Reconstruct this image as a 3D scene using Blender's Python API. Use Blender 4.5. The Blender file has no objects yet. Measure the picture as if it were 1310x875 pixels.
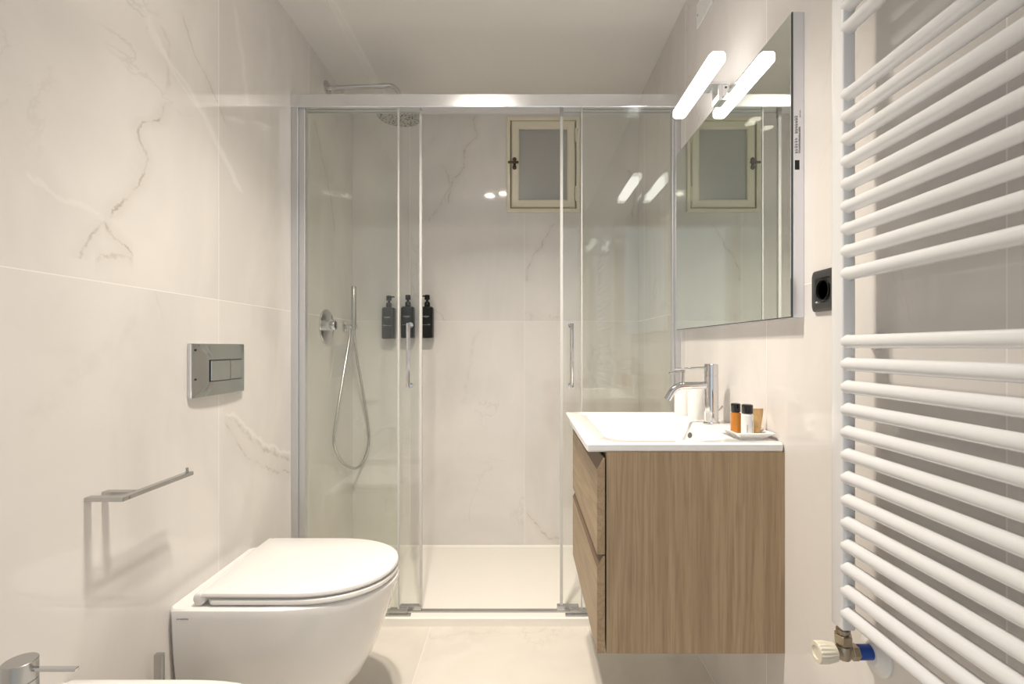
import bpy, bmesh, math, random
from mathutils import Vector, Matrix
random.seed(7)
C = bpy.context.scene.collection
SC = bpy.context.scene
PI = math.pi

# ------------------------------------------------------------------ camera, world, exposure
F, PU, PV, H = 620.0, 668.0, 444.0, 1.07
cam_d = bpy.data.cameras.new('camera')
cam_d.sensor_width = 36.0
cam_d.lens = F / 1310 * 36
cam_d.shift_x = -(PU - 655) / 1310
cam_d.shift_y = (PV - 437.5) / 1310
cam_d.clip_start = 0.02
cam = bpy.data.objects.new('camera', cam_d)
cam.location = (0, 0, H)
cam.rotation_euler = (PI / 2, 0, 0)
C.objects.link(cam)
SC.camera = cam

SC.view_settings.view_transform = 'Standard'
SC.view_settings.look = 'None'
SC.view_settings.gamma = 1
SC.view_settings.use_curve_mapping = False
SC.view_settings.exposure = 0.13
FRONT_FILL = 0.85              # added soft front fill, let in through an unseen doorway behind the camera
w = bpy.data.worlds.new('world')
w.use_nodes = True
w.node_tree.nodes['Background'].inputs[0].default_value = (0.86, 0.93, 1, 1)
w.node_tree.nodes['Background'].inputs[1].default_value = FRONT_FILL
SC.world = w
SC.cycles.max_bounces = 14
SC.cycles.diffuse_bounces = 6
SC.cycles.glossy_bounces = 8
SC.cycles.transparent_max_bounces = 24
SC.cycles.sample_clamp_indirect = 6

SPOT_W = 8.0          # watts of each ceiling spot
SPOT_COL = (1.0, 0.90, 0.775)
LAMP_E = 5.2          # mirror lamp emission
LAMP_COL = (1.0, 0.97, 0.92)

# room extents (metres): X right, Y away from the camera, Z up
XL, XR, YF, YN = -0.889, 0.61, 2.54, -0.85
ZC = 2.362             # ceiling
YG = 1.88              # shower screen plane

# ------------------------------------------------------------------ node helpers
class NT:
    def __init__(s, name):
        s.m = bpy.data.materials.new(name); s.m.use_nodes = True
        s.t = s.m.node_tree; s.n = s.t.nodes; s.l = s.t.links
        s.b = s.n['Principled BSDF']
    def new(s, kind, **kw):
        n = s.n.new(kind)
        for k, v in kw.items(): setattr(n, k, v)
        return n
    def put(s, sock, v):
        if isinstance(v, bpy.types.NodeSocket): s.l.new(v, sock)
        else: sock.default_value = v
    def math(s, op, a, b=0.0, clamp=False):
        n = s.new('ShaderNodeMath', operation=op, use_clamp=clamp)
        s.put(n.inputs[0], a); s.put(n.inputs[1], b)
        return n.outputs[0]
    def mix(s, f, a, b, mode='MIX'):
        n = s.new('ShaderNodeMix', data_type='RGBA', blend_type=mode)
        s.put(n.inputs['Factor'], f)
        s.put(n.inputs[6], a if isinstance(a, bpy.types.NodeSocket) else (*a, 1))
        s.put(n.inputs[7], b if isinstance(b, bpy.types.NodeSocket) else (*b, 1))
        return n.outputs[2]
    def ramp(s, v, lo, hi, a=0.0, b=1.0):
        n = s.new('ShaderNodeMapRange', interpolation_type='SMOOTHSTEP')
        s.put(n.inputs[0], v); n.inputs[1].default_value = lo; n.inputs[2].default_value = hi
        n.inputs[3].default_value = a; n.inputs[4].default_value = b
        return n.outputs[0]
    def noise(s, vec, scale, detail=4, rough=0.5, dist=0.0):
        n = s.new('ShaderNodeTexNoise')
        s.put(n.inputs['Vector'], vec)
        n.inputs['Scale'].default_value = scale; n.inputs['Detail'].default_value = detail
        n.inputs['Roughness'].default_value = rough; n.inputs['Distortion'].default_value = dist
        return n.outputs[0]
    def coord(s):
        return s.new('ShaderNodeTexCoord').outputs['Object']
    def scaled(s, vec, sc, rot=(0, 0, 0), loc=(0, 0, 0)):
        n = s.new('ShaderNodeMapping')
        s.put(n.inputs[0], vec); n.inputs[1].default_value = loc
        n.inputs[2].default_value = rot; n.inputs[3].default_value = sc
        return n.outputs[0]

def plain(name, col, rough=0.4, metal=0.0, spec=0.5, coat=0.0, emit=None, estr=0.0, var=0.0, vscale=20):
    t = NT(name); b = t.b
    b.inputs['Roughness'].default_value = rough
    b.inputs['Metallic'].default_value = metal
    b.inputs['Specular IOR Level'].default_value = spec
    b.inputs['Coat Weight'].default_value = coat
    if var:
        n = t.noise(t.coord(), vscale, 3)
        t.put(b.inputs['Base Color'], t.mix(n, tuple(c * (1 - var) for c in col), tuple(min(1, c * (1 + var)) for c in col)))
    else:
        b.inputs['Base Color'].default_value = (*col, 1)
    if emit:
        b.inputs['Emission Color'].default_value = (*emit, 1)
        b.inputs['Emission Strength'].default_value = estr
    return t.m

def marble(name, ax, j0, jz, veins=(), rough=0.035, tile=(0.6, 1.2), seed=0.0, joint=(0.86, 0.84, 0.80), base=((0.775, 0.745, 0.722), (0.685, 0.66, 0.64)), vjoint=0.0011, jstr=0.75):
    """polished porcelain slabs: ax = the two in-plane axes, j0/jz = position of one joint on each"""
    t = NT(name); co = t.coord()
    sp = t.new('ShaderNodeSeparateXYZ'); t.l.new(co, sp.inputs[0])
    a, z = sp.outputs[ax[0]], sp.outputs[ax[1]]
    # tile joints
    def dist(v, o, size):
        q = t.math('DIVIDE', t.math('SUBTRACT', v, o), size)
        fr = t.math('FRACT', q)
        return t.math('MULTIPLY', t.math('MINIMUM', fr, t.math('SUBTRACT', 1.0, fr)), size), t.math('FLOOR', q)
    da, ia = dist(a, j0, tile[0]); dz, iz = dist(z, jz, tile[1])
    jm = t.math('LESS_THAN', t.math('MINIMUM', da, dz), vjoint)
    off = t.new('ShaderNodeCombineXYZ')
    t.l.new(t.math('MULTIPLY', ia, 3.71), off.inputs[0]); t.l.new(t.math('MULTIPLY', iz, 5.37), off.inputs[1]); off.inputs[2].default_value = seed
    pv = t.new('ShaderNodeVectorMath', operation='ADD'); t.l.new(co, pv.inputs[0]); t.l.new(off.outputs[0], pv.inputs[1])
    p = pv.outputs[0]
    # soft diagonal clouding
    cl = t.noise(t.scaled(p, (1.6, 1.6, 0.9), (0.5, 0.4, 0.3)), 1.5, 5, 0.55, 0.6)
    col = t.mix(t.ramp(cl, 0.35, 0.68), base[0], base[1])
    # pale diagonal bands
    wn = t.noise(t.scaled(p, (1.5, 1.5, 0.5), (0.5, 0.6, 0.2), (3, 1, 7)), 1.2, 4, 0.5, 0.5)
    band = t.ramp(t.math('ABSOLUTE', t.math('SUBTRACT', wn, 0.52)), 0.0, 0.05, 1.0, 0.0)
    col = t.mix(t.math('MULTIPLY', band, 0.22), col, (0.82, 0.795, 0.755))
    # thin sparse grey-brown veins
    vn = t.noise(t.scaled(p, (1.5, 1.5, 1.0), (0.3, 0.7, 0.4), (1.3, 4.1, 2.2)), 1.3, 8, 0.62, 0.9)
    sparse = t.ramp(t.noise(p, 1.7, 2, 0.5), 0.55, 0.68)
    vm = t.math('MULTIPLY', t.ramp(t.math('ABSOLUTE', t.math('SUBTRACT', vn, 0.5)), 0.0, 0.012, 1.0, 0.0), sparse)
    col = t.mix(t.math('MULTIPLY', vm, 0.25), col, (0.40, 0.36, 0.31))
    # the veins that can be told apart in these slabs
    jn = t.noise(co, 16, 5, 0.65)
    jit = t.math('MULTIPLY', t.math('SUBTRACT', jn, 0.5), 0.06)
    blot = t.ramp(t.noise(co, 24, 3, 0.6), 0.36, 0.62, 0.1, 1.0)
    for (by, pts, width, strength, *white) in veins:
        s_, o_ = (z, a) if by == 'z' else (a, z)
        pts = sorted(pts)
        t0, t1 = pts[0][0], pts[-1][0]
        vals = [q[1] for q in pts]; lo, hi = min(vals) - 0.01, max(vals) + 0.01
        fc = t.new('ShaderNodeFloatCurve')
        cv = fc.mapping.curves[0]
        qs = [((q[0] - t0) / (t1 - t0), (q[1] - lo) / (hi - lo)) for q in pts]
        cv.points[0].location = qs[0]; cv.points[1].location = qs[-1]
        for q in qs[1:-1]: cv.points.new(*q)
        fc.mapping.update()
        u = t.math('DIVIDE', t.math('SUBTRACT', s_, t0), t1 - t0)
        t.l.new(u, fc.inputs['Value'])
        path = t.math('ADD', t.math('MULTIPLY', fc.outputs[0], hi - lo), lo)
        d = t.math('ABSOLUTE', t.math('ADD', t.math('SUBTRACT', o_, path), jit))
        inr = t.math('MULTIPLY', t.ramp(u, 0.0, 0.06), t.ramp(u, 0.94, 1.0, 1.0, 0.0))
        core = t.math('MULTIPLY', t.math('MULTIPLY', t.ramp(d, 0.0, width, 1.0, 0.0), inr), blot)
        halo = t.math('MULTIPLY', t.ramp(d, 0.0, width * 7, 1.0, 0.0), inr)
        if white:
            col = t.mix(t.math('MULTIPLY', t.math('MULTIPLY', t.ramp(d, 0.0, width, 1.0, 0.0), inr), strength), col, (0.85, 0.84, 0.82))
            continue
        col = t.mix(t.math('MULTIPLY', halo, strength * 0.25), col, (0.52, 0.475, 0.42))
        col = t.mix(t.math('MULTIPLY', core, strength * 0.7), col, (0.30, 0.265, 0.22))
    col = t.mix(t.math('MULTIPLY', jm, jstr), col, joint)
    t.l.new(col, t.b.inputs['Base Color'])
    t.l.new(t.math('ADD', t.math('MULTIPLY', jm, 0.4), rough), t.b.inputs['Roughness'])
    return t.m

def wood(name, grain):
    """oak veneer, the grain running along axis `grain`"""
    t = NT(name); co = t.coord()
    sc = [60.0, 60.0, 60.0]; sc[grain] = 1.6
    fine = t.noise(t.scaled(co, tuple(v * 4 for v in sc)), 1.0, 3, 0.6)
    mid = t.noise(t.scaled(co, tuple(sc)), 1.0, 4, 0.6, 0.4)
    sw = [7.0, 7.0, 7.0]; sw[grain] = 0.55
    cath = t.noise(t.scaled(co, tuple(sw)), 1.0, 2, 0.5, 0.8)
    rings = t.math('FRACT', t.math('MULTIPLY', cath, 11.0))
    line = t.ramp(t.math('ABSOLUTE', t.math('SUBTRACT', rings, 0.5)), 0.0, 0.30, 1.0, 0.0)
    col = t.mix(t.ramp(mid, 0.3, 0.7), (0.45, 0.336, 0.215), (0.385, 0.28, 0.172))
    col = t.mix(t.math('MULTIPLY', line, 0.40), col, (0.265, 0.185, 0.11))
    col = t.mix(t.math('MULTIPLY', t.ramp(fine, 0.48, 0.66), 0.48), col, (0.24, 0.168, 0.10))
    t.l.new(col, t.b.inputs['Base Color'])
    t.b.inputs['Roughness'].default_value = 0.45
    t.b.inputs['Specular IOR Level'].default_value = 0.3
    return t.m

def clear_glass(name, tint, refl=0.96, haze=0.0):
    t = NT(name); t.n.remove(t.b)
    g = t.new('ShaderNodeNewGeometry')
    dp = t.new('ShaderNodeVectorMath', operation='DOT_PRODUCT')
    t.l.new(g.outputs['Normal'], dp.inputs[0]); t.l.new(g.outputs['Incoming'], dp.inputs[1])
    c = t.math('ABSOLUTE', dp.outputs['Value'])
    fr = t.math('ADD', t.math('MULTIPLY', t.math('POWER', t.math('SUBTRACT', 1.0, c), 5.0), refl), 0.033, True)
    tr = t.new('ShaderNodeBsdfTransparent'); tr.inputs[0].default_value = (*tint, 1)
    gl = t.new('ShaderNodeBsdfGlossy'); gl.inputs['Roughness'].default_value = 0.0
    gl.inputs[0].default_value = (1, 1, 1, 1)
    mx = t.new('ShaderNodeMixShader')
    t.l.new(fr, mx.inputs[0]); t.l.new(tr.outputs[0], mx.inputs[1]); t.l.new(gl.outputs[0], mx.inputs[2])
    t.l.new(mx.outputs[0], t.n['Material Output'].inputs[0])
    return t.m

# pixel -> in-plane coordinates, used only to place things at their measured spots
def LW(u, v): y = XL * F / (u - PU); return (y, H - (v - PV) / F * y)       # on the left wall -> (Y, Z)
def RW(u, v): y = XR * F / (u - PU); return (y, H - (v - PV) / F * y)
def FW(u, v): return ((u - PU) / F * YF, H - (v - PV) / F * YF)             # on the far wall -> (X, Z)
def zy(p): return (p[1], p[0])

V_left = [
    ('z', [zy(LW(*p)) for p in ((214, 128), (204, 152), (178, 168), (186, 205), (172, 240), (152, 262), (142, 284))], 0.006, 0.8),
    ('z', [zy(LW(*p)) for p in ((132, 281), (118, 300), (104, 318), (98, 332))], 0.006, 0.6),
    ('y', [LW(*p) for p in ((132, 283), (146, 300), (158, 312), (172, 330))], 0.006, 0.75),
    ('z', [zy(LW(*p)) for p in ((206, 30), (216, 75), (214, 125))], 0.010, 0.25),
    ('z', [zy(LW(*p)) for p in ((232, 10), (246, 60), (272, 115), (292, 165))], 0.008, 0.35),
    ('y', [LW(*p) for p in ((284, 520), (300, 540), (325, 562), (350, 580), (372, 588))], 0.012, 0.55),
    ('y', [LW(*p) for p in ((284, 530), (296, 556), (318, 585), (345, 600), (374, 604))], 0.007, 0.55),
    ('y', [LW(*p) for p in ((20, 560), (110, 470), (180, 410))], 0.05, 0.12),
    ('z', [zy(LW(*p)) for p in ((184, 2), (205, 60), (240, 110), (282, 190), (310, 250))], 0.030, 0.5, 1),
    ('z', [zy(LW(*p)) for p in ((200, 40), (222, 90), (262, 150))], 0.012, 0.5, 1),
    ('z', [zy(LW(*p)) for p in ((300, 5), (312, 90), (318, 140))], 0.02, 0.35, 1),
    ('y', [LW(*p) for p in ((284, 524), (302, 534), (328, 560), (352, 574), (374, 580))], 0.012, 0.6, 1),
    ('y', [LW(*p) for p in ((120, 333), (140, 328), (160, 330), (171, 336))], 0.006, 0.5),
    ('y', [LW(*p) for p in ((30, 215), (75, 250), (130, 275))], 0.010, 0.3, 1),
    ('z', [zy(LW(*p)) for p in ((402, 150), (412, 200), (424, 260), (428, 300))], 0.014, 0.45),
]
V_far = [
    ('z', [zy(FW(*p)) for p in ((622, 142), (606, 158), (610, 172), (596, 190), (592, 215), (580, 232), (572, 262))], 0.006, 0.65),
    ('z', [zy(FW(*p)) for p in ((560, 210), (575, 230), (566, 255), (548, 285))], 0.010, 0.35),
    ('z', [zy(FW(*p)) for p in ((708, 284), (694, 312), (678, 338), (674, 362))], 0.006, 0.55),
    ('y', [FW(*p) for p in ((672, 654), (684, 668), (698, 684), (722, 690))], 0.008, 0.7),
    ('z', [zy(FW(*p)) for p in ((612, 420), (600, 470), (594, 520))], 0.016, 0.16),
    ('z', [zy(FW(*p)) for p in ((800, 215), (812, 250), (806, 290))], 0.010, 0.45),
]
V_right = [('z', [zy(RW(*p)) for p in ((836, 100), (842, 150), (838, 200))], 0.01, 0.3)]

M = {}
M['tile_left'] = marble('polished cream slab left', (1, 2), 0.82, 1.208, V_left, seed=1.0)
M['tile_right'] = marble('polished cream slab right', (1, 2), 0.61, 1.205, V_right, seed=5.0)
M['tile_far'] = marble('polished cream slab far', (0, 2), 0.012, 1.205, V_far, seed=9.0, rough=0.05)
M['tile_floor'] = marble('cream floor slab', (0, 1), -0.35, 0.3, [('y', [(-0.25, 1.42), (0.0, 1.5), (0.2, 1.46)], 0.008, 0.3)], seed=13.0, rough=0.14, jstr=0.2, base=((0.72, 0.68, 0.62), (0.64, 0.605, 0.555)))
M['paint'] = plain('white ceiling paint', (0.84, 0.825, 0.80), 0.85, var=0.01, vscale=60)
M['tray'] = plain('cream stone resin', (0.88, 0.85, 0.80), 0.5, spec=0.4, var=0.02, vscale=90)
M['ceramic'] = plain('white glazed ceramic', (0.86, 0.85, 0.835), 0.07, coat=0.3)
M['matt_white'] = plain('white satin resin', (0.80, 0.785, 0.77), 0.28)
M['enamel'] = plain('white enamel', (0.78, 0.785, 0.795), 0.16, coat=0.3)
M['chrome'] = plain('chrome', (0.68, 0.68, 0.69), 0.06, 1.0)
M['satin_chrome'] = plain('brushed chrome', (0.52, 0.52, 0.515), 0.27, 1.0)
M['dark_chrome'] = plain('polished grey chrome', (0.44, 0.455, 0.45), 0.08, 1.0)
M['aluminium'] = plain('anodised aluminium', (0.84, 0.85, 0.88), 0.19, 1.0)
M['profile'] = plain('satin aluminium profile', (0.66, 0.665, 0.68), 0.42, 0.85)
M['mirror_edge'] = plain('pale aluminium edge', (0.80, 0.82, 0.88), 0.32, 0.9)
M['brass'] = plain('dull nickel brass', (0.42, 0.36, 0.28), 0.3, 1.0)
M['mirror'] = plain('silvered mirror', (0.86, 0.90, 0.87), 0.0, 1.0)
M['glass'] = clear_glass('clear tempered glass', (0.978, 0.987, 0.976))
M['amber'] = plain('amber plastic', (0.52, 0.20, 0.03), 0.12, var=0.12, vscale=40)
M['seal'] = plain('clear door seal', (0.58, 0.575, 0.56), 0.25)
M['seal_grey'] = plain('grey seal', (0.42, 0.40, 0.38), 0.35)
M['black'] = plain('black plastic', (0.009, 0.009, 0.009), 0.3, spec=0.3)
M['black_gloss'] = plain('black cap plastic', (0.015, 0.013, 0.012), 0.18)
M['anthracite'] = plain('anthracite plastic', (0.045, 0.045, 0.045), 0.35)
M['white_print'] = plain('white print', (0.55, 0.55, 0.58), 0.6)
M['grey_print'] = plain('grey print', (0.20, 0.21, 0.23), 0.6)
M['wood_v'] = wood('oak veneer upright', 2)
M['wood_h'] = wood('oak veneer front', 1)
M['grip_dark'] = plain('dark brown grip bevel', (0.15, 0.095, 0.055), 0.5, var=0.15, vscale=60)  # grip bevel coloured darker than the drawer front
M['gap_shade'] = plain('painted cabinet gap shade', (0.06, 0.04, 0.028), 0.7)  # shade of the drawer gaps put into the colour
M['cream_paint'] = plain('cream gloss paint on wood', (0.76, 0.71, 0.58), 0.3, var=0.03, vscale=30)
M['frost'] = plain('frosted glass', (0.40, 0.40, 0.39), 0.25, spec=0.6)
M['bronze'] = plain('dark bronze', (0.10, 0.075, 0.055), 0.35, 1.0)
M['knob'] = plain('ivory plastic', (0.74, 0.69, 0.57), 0.35)
M['blue'] = plain('blue plastic sleeve', (0.012, 0.07, 0.36), 0.35)
M['kraft'] = plain('tan kraft paper', (0.62, 0.40, 0.18), 0.55, var=0.25, vscale=90)
M['label_white'] = plain('white bottle plastic', (0.82, 0.82, 0.80), 0.3)
M['white_plastic'] = plain('white plastic', (0.80, 0.80, 0.79), 0.35)
M['diffuser'] = plain('lit diffuser', (0.9, 0.9, 0.9), 0.3, emit=LAMP_COL, estr=LAMP_E)
M['lens'] = plain('lit spot lens', (0.9, 0.9, 0.9), 0.3, emit=SPOT_COL, estr=170.0)
M['door_paint'] = plain('white door paint', (0.72, 0.71, 0.69), 0.35)
def nozzle_plate():
    t = NT('nozzle plate')
    v = t.new('ShaderNodeTexVoronoi'); t.l.new(t.coord(), v.inputs['Vector']); v.inputs['Scale'].default_value = 95
    d = t.ramp(v.outputs['Distance'], 0.28, 0.42)
    t.l.new(t.mix(d, (0.05, 0.05, 0.05), (0.55, 0.55, 0.52)), t.b.inputs['Base Color'])
    t.b.inputs['Metallic'].default_value = 0.7; t.b.inputs['Roughness'].default_value = 0.3
    return t.m
M['nozzles'] = nozzle_plate()
def hose_mat():
    t = NT('ribbed metal hose')
    wv = t.new('ShaderNodeTexWave', bands_direction='Z'); t.l.new(t.coord(), wv.inputs['Vector']); wv.inputs['Scale'].default_value = 110
    t.l.new(t.mix(wv.outputs[1], (0.42, 0.42, 0.41), (0.72, 0.72, 0.71)), t.b.inputs['Base Color'])
    t.b.inputs['Metallic'].default_value = 1; t.b.inputs['Roughness'].default_value = 0.22
    return t.m
M['hose'] = hose_mat()

# ------------------------------------------------------------------ mesh helpers
def obj(name, bm, mat, parent=None, smooth=False, loc=None):
    bmesh.ops.recalc_face_normals(bm, faces=bm.faces[:])
    me = bpy.data.meshes.new(name); bm.to_mesh(me); bm.free()
    me.materials.append(M[mat] if isinstance(mat, str) else mat)
    if smooth:
        for p in me.polygons: p.use_smooth = True
        try: me.set_sharp_from_angle(angle=math.radians(38))
        except Exception: pass
    o = bpy.data.objects.new(name, me); C.objects.link(o)
    if parent:
        o.parent = parent
        o.matrix_parent_inverse = Matrix.Translation(parent.location).inverted() if parent.type == 'EMPTY' and not parent.parent else Matrix.Identity(4)
    return o
def sub(name, bm, mat, part, smooth=False):
    """sub-part: child of a part; same world space"""
    o = obj(name, bm, mat, None, smooth)
    o.parent = part
    bpy.context.view_layer.update()
    o.matrix_parent_inverse = part.matrix_world.inverted()
    return o
def thing(name, label, cat, loc, group=None):
    o = bpy.data.objects.new(name, None); C.objects.link(o)
    o.empty_display_size = 0.05
    o.location = loc; o['label'] = label; o['category'] = cat
    if group: o['group'] = group
    return o
def tag(o, label, cat, group=None):
    o['label'] = label; o['category'] = cat
    if group: o['group'] = group
    return o
def struct(name, bm, mat, parent=None, label=None, smooth=False):
    o = obj(name, bm, mat, parent, smooth)
    if not parent: o['kind'] = 'structure'
    if label: o['label'] = label
    return o

def box(bm, x0, x1, y0, y1, z0, z1, bev=0.0, seg=2):
    vs = [bm.verts.new((x, y, z)) for x in (x0, x1) for y in (y0, y1) for z in (z0, z1)]
    idx = [(0, 1, 3, 2), (4, 6, 7, 5), (0, 4, 5, 1), (2, 3, 7, 6), (0, 2, 6, 4), (1, 5, 7, 3)]
    fs = [bm.faces.new([vs[i] for i in f]) for f in idx]
    if bev:
        es = list({e for f in fs for e in f.edges})
        bmesh.ops.bevel(bm, geom=es, offset=bev, segments=seg, profile=0.5, affect='EDGES')
    return bm
def BX(*a, **k): return box(bmesh.new(), *a, **k)

def loft(bm, rings, cap0=True, cap1=True):
    rv = [[bm.verts.new(p) for p in r] for r in rings]
    n = len(rv[0])
    for a, b in zip(rv, rv[1:]):
        for i in range(n):
            j = (i + 1) % n
            bm.faces.new((a[i], a[j], b[j], b[i]))
    if cap0: bm.faces.new(rv[0][::-1])
    if cap1: bm.faces.new(rv[-1])
    return bm
def frame_of(d):
    d = d.normalized()
    up = Vector((0, 0, 1)) if abs(d.z) < 0.9 else Vector((0, 1, 0))
    a = d.cross(up).normalized()
    return a, d.cross(a).normalized()
def ring(c, a, b, r, n, r2=None):
    r2 = r if r2 is None else r2
    return [c + a * (r * math.cos(2 * PI * i / n)) + b * (r2 * math.sin(2 * PI * i / n)) for i in range(n)]
def cyl(bm, p0, p1, r0, r1=None, n=24, bev=0.0):
    p0, p1 = Vector(p0), Vector(p1); r1 = r0 if r1 is None else r1
    d = (p1 - p0); L = d.length; d = d / L; a, b = frame_of(d)
    prof = [(0, r0), (L, r1)]
    if bev: prof = [(0, r0 - bev), (bev * 0.3, r0 - bev * 0.3), (bev, r0), (L - bev, r1), (L - bev * 0.3, r1 - bev * 0.3), (L, r1 - bev)]
    return loft(bm, [ring(p0 + d * t, a, b, r, n) for t, r in prof])
def CY(*a, **k): return cyl(bmesh.new(), *a, **k)
def lathe(bm, o, axis, prof, n=32):
    """prof: (distance along axis, radius)"""
    o, axis = Vector(o), Vector(axis).normalized(); a, b = frame_of(axis)
    return loft(bm, [ring(o + axis * t, a, b, max(r, 1e-4), n) for t, r in prof])
def tube(bm, pts, r, n=14):
    pts = [Vector(p) for p in pts]
    rs = r if isinstance(r, (list, tuple)) else [r] * len(pts)
    d = (pts[1] - pts[0]).normalized(); a, b = frame_of(d)
    rings = []
    for i, p in enumerate(pts):
        d = (pts[min(i + 1, len(pts) - 1)] - pts[max(i - 1, 0)]).normalized()
        a = (a - d * a.dot(d)).normalized(); b = d.cross(a)
        rings.append(ring(p, a, b, rs[i], n))
    return loft(bm, rings)
def spline(pts, k=10):
    P = [Vector(p) for p in pts]; P = [P[0] * 2 - P[1]] + P + [P[-1] * 2 - P[-2]]
    out = []
    for i in range(1, len(P) - 2):
        for s in range(k):
            t = s / k
            out.append(0.5 * ((2 * P[i]) + (P[i + 1] - P[i - 1]) * t + (2 * P[i - 1] - 5 * P[i] + 4 * P[i + 1] - P[i + 2]) * t * t + (3 * P[i] - P[i - 1] - 3 * P[i + 1] + P[i + 2]) * t ** 3))
    out.append(P[-2]); return out
def rrect(x0, x1, y0, y1, r, z, k=8):
    pts = []
    for cx, cy, a0 in ((x1 - r, y1 - r, 0), (x0 + r, y1 - r, 90), (x0 + r, y0 + r, 180), (x1 - r, y0 + r, 270)):
        for i in range(k + 1):
            a = math.radians(a0 + 90 * i / k)
            pts.append((cx + r * math.cos(a), cy + r * math.sin(a), z))
    return pts
def extrude_poly(bm, poly, axis, t0, t1):
    """poly of 2-D points in the plane across `axis` ('x': (y,z), 'y': (x,z), 'z': (x,y))"""
    def P(q, t):
        return {'x': (t, q[0], q[1]), 'y': (q[0], t, q[1]), 'z': (q[0], q[1], t)}[axis]
    return loft(bm, [[P(q, t0) for q in poly], [P(q, t1) for q in poly]])
def bevel_all(bm, off, seg=2, ang=30):
    es = [e for e in bm.edges if len(e.link_faces) == 2 and e.calc_face_angle(0) > math.radians(ang)]
    bmesh.ops.bevel(bm, geom=es, offset=off, segments=seg, profile=0.5, affect='EDGES')
    return bm
def glyphs(bm, place, length, height, n, gap=0.25, seed=1, depth=0.0006):
    """a line of print too small to read in the photograph: upright strokes of varying height"""
    rnd = random.Random(seed); cw = length / n
    for i in range(n):
        h = height * rnd.uniform(0.7, 1.0); wv = cw * (1 - gap) * rnd.uniform(0.7, 1.0)
        s0 = i * cw; lo = 0 if rnd.random() > 0.3 else height * 0.1
        for (q0, q1, r0, r1) in ((s0, s0 + wv * 0.3, lo, h), (s0 + wv * 0.3, s0 + wv, lo, lo + height * 0.22), (s0 + wv * 0.7, s0 + wv, lo + height * 0.22, h * 0.8)):
            loft(bm, [[place(q0, r0, d), place(q1, r0, d), place(q1, r1, d), place(q0, r1, d)] for d in (0, depth)])
    return bm

# ------------------------------------------------------------------ the room
T = 0.10
struct('floor', BX(XL - T, XR + T, YN - T, YF + T, -0.1, 0.0), 'tile_floor')
struct('ceiling', BX(XL - T, XR + T, YN - T, YF + T, ZC, ZC + 0.1), 'paint')
struct('wall_left', BX(XL - T, XL, YN - T, YF + T, 0, ZC), 'tile_left')
struct('wall_right', BX(XR, XR + T, YN - T, YF + T, 0, ZC), 'tile_right')
# far wall with the window opening
WX0, WX1 = FW(648, 0)[0], FW(742, 0)[0]
WZ0, WZ1 = FW(0, 272)[1], FW(0, 150)[1]
bm = bmesh.new()
box(bm, XL, WX0 + .012, YF, YF + T, 0, ZC); box(bm, WX1 - .012, XR, YF, YF + T, 0, ZC)
box(bm, WX0 + .012, WX1 - .012, YF, YF + T, 0, WZ0 + .012); box(bm, WX0 + .012, WX1 - .012, YF, YF + T, WZ1 - .012, ZC)
struct('wall_far', bm, 'tile_far')
# near wall behind the camera, its unseen doorway added to let in front fill
DX0, DX1, DZ = XL + 0.04, XR - 0.04, 2.26
bm = bmesh.new()
box(bm, XL, DX0, YN - T, YN, 0, ZC); box(bm, DX1, XR, YN - T, YN, 0, ZC); box(bm, DX0, DX1, YN - T, YN, DZ, ZC)
struct('wall_near', bm, 'tile_far')
bm = bmesh.new()
for x0, x1, z0, z1 in ((DX0, DX0 + 0.03, 0, DZ), (DX1 - 0.03, DX1, 0, DZ), (DX0 + 0.03, DX1 - 0.03, DZ - 0.03, DZ)):
    box(bm, x0, x1, YN - T - 0.01, YN + 0.01, z0, z1)
struct('fill_doorway_1', bm, 'door_paint', label='white frame of an unseen doorway added behind the camera for fill light')
PL = bpy.data.lights.new('fill_doorway_portal', 'AREA'); PL.shape = 'RECTANGLE'; PL.size = DX1 - DX0 - 0.06; PL.size_y = DZ - 0.03
PL.cycles.is_portal = True
po = bpy.data.objects.new('fill_doorway_portal', PL); C.objects.link(po)
po.location = ((DX0 + DX1) / 2, YN - T - 0.02, (DZ - 0.03) / 2); po.rotation_euler = (PI / 2, 0, 0)
# dropped soffit along the left wall
zs = H + 1.264
bm = extrude_poly(bmesh.new(), [(XL, zs), (-0.722, zs), (-0.716, zs + 0.001), (-0.704, ZC - 0.005), (-0.692, ZC), (XL, ZC)], 'y', YN, YF)
struct('trim_1', bm, 'paint', label='dropped ceiling soffit along the left wall')

# window
win = thing('window_1', 'small cream wooden casement window with frosted pane high on the shower wall', 'window', ((WX0 + WX1) / 2, YF, WZ0))
win['kind'] = 'structure'; del win['category']
def picture_frame(bm, x0, x1, z0, z1, wd, ya, yb, bev=0.003):
    o = [(x0, z0), (x1, z0), (x1, z1), (x0, z1)]; i = [(x0 + wd, z0 + wd), (x1 - wd, z0 + wd), (x1 - wd, z1 - wd), (x0 + wd, z1 - wd)]
    prof = [(0.0, yb), (0.0, ya + bev), (bev, ya), (wd - bev, ya), (wd, ya + bev), (wd, yb)]
    n = len(prof)
    def pt(k, q):
        t = q[0] / wd
        return (o[k][0] + (i[k][0] - o[k][0]) * t, q[1], o[k][1] + (i[k][1] - o[k][1]) * t)
    rv = [[bm.verts.new(pt(k, q)) for q in prof] for k in range(4)]
    for k in range(4):
        a, b = rv[k], rv[(k + 1) % 4]
        for j in range(n):
            jj = (j + 1) % n
            bm.faces.new((a[j], b[j], b[jj], a[jj]))
    return bm
bm = picture_frame(bmesh.new(), WX0, WX1, WZ0, WZ1, 0.020, YF - 0.012, YF + 0.06)
picture_frame(bm, WX0 + .015, WX1 - .015, WZ0 + .015, WZ1 - .015, 0.040, YF + 0.036, YF + 0.07)
struct('window_frame', bm, 'cream_paint', win)
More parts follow.
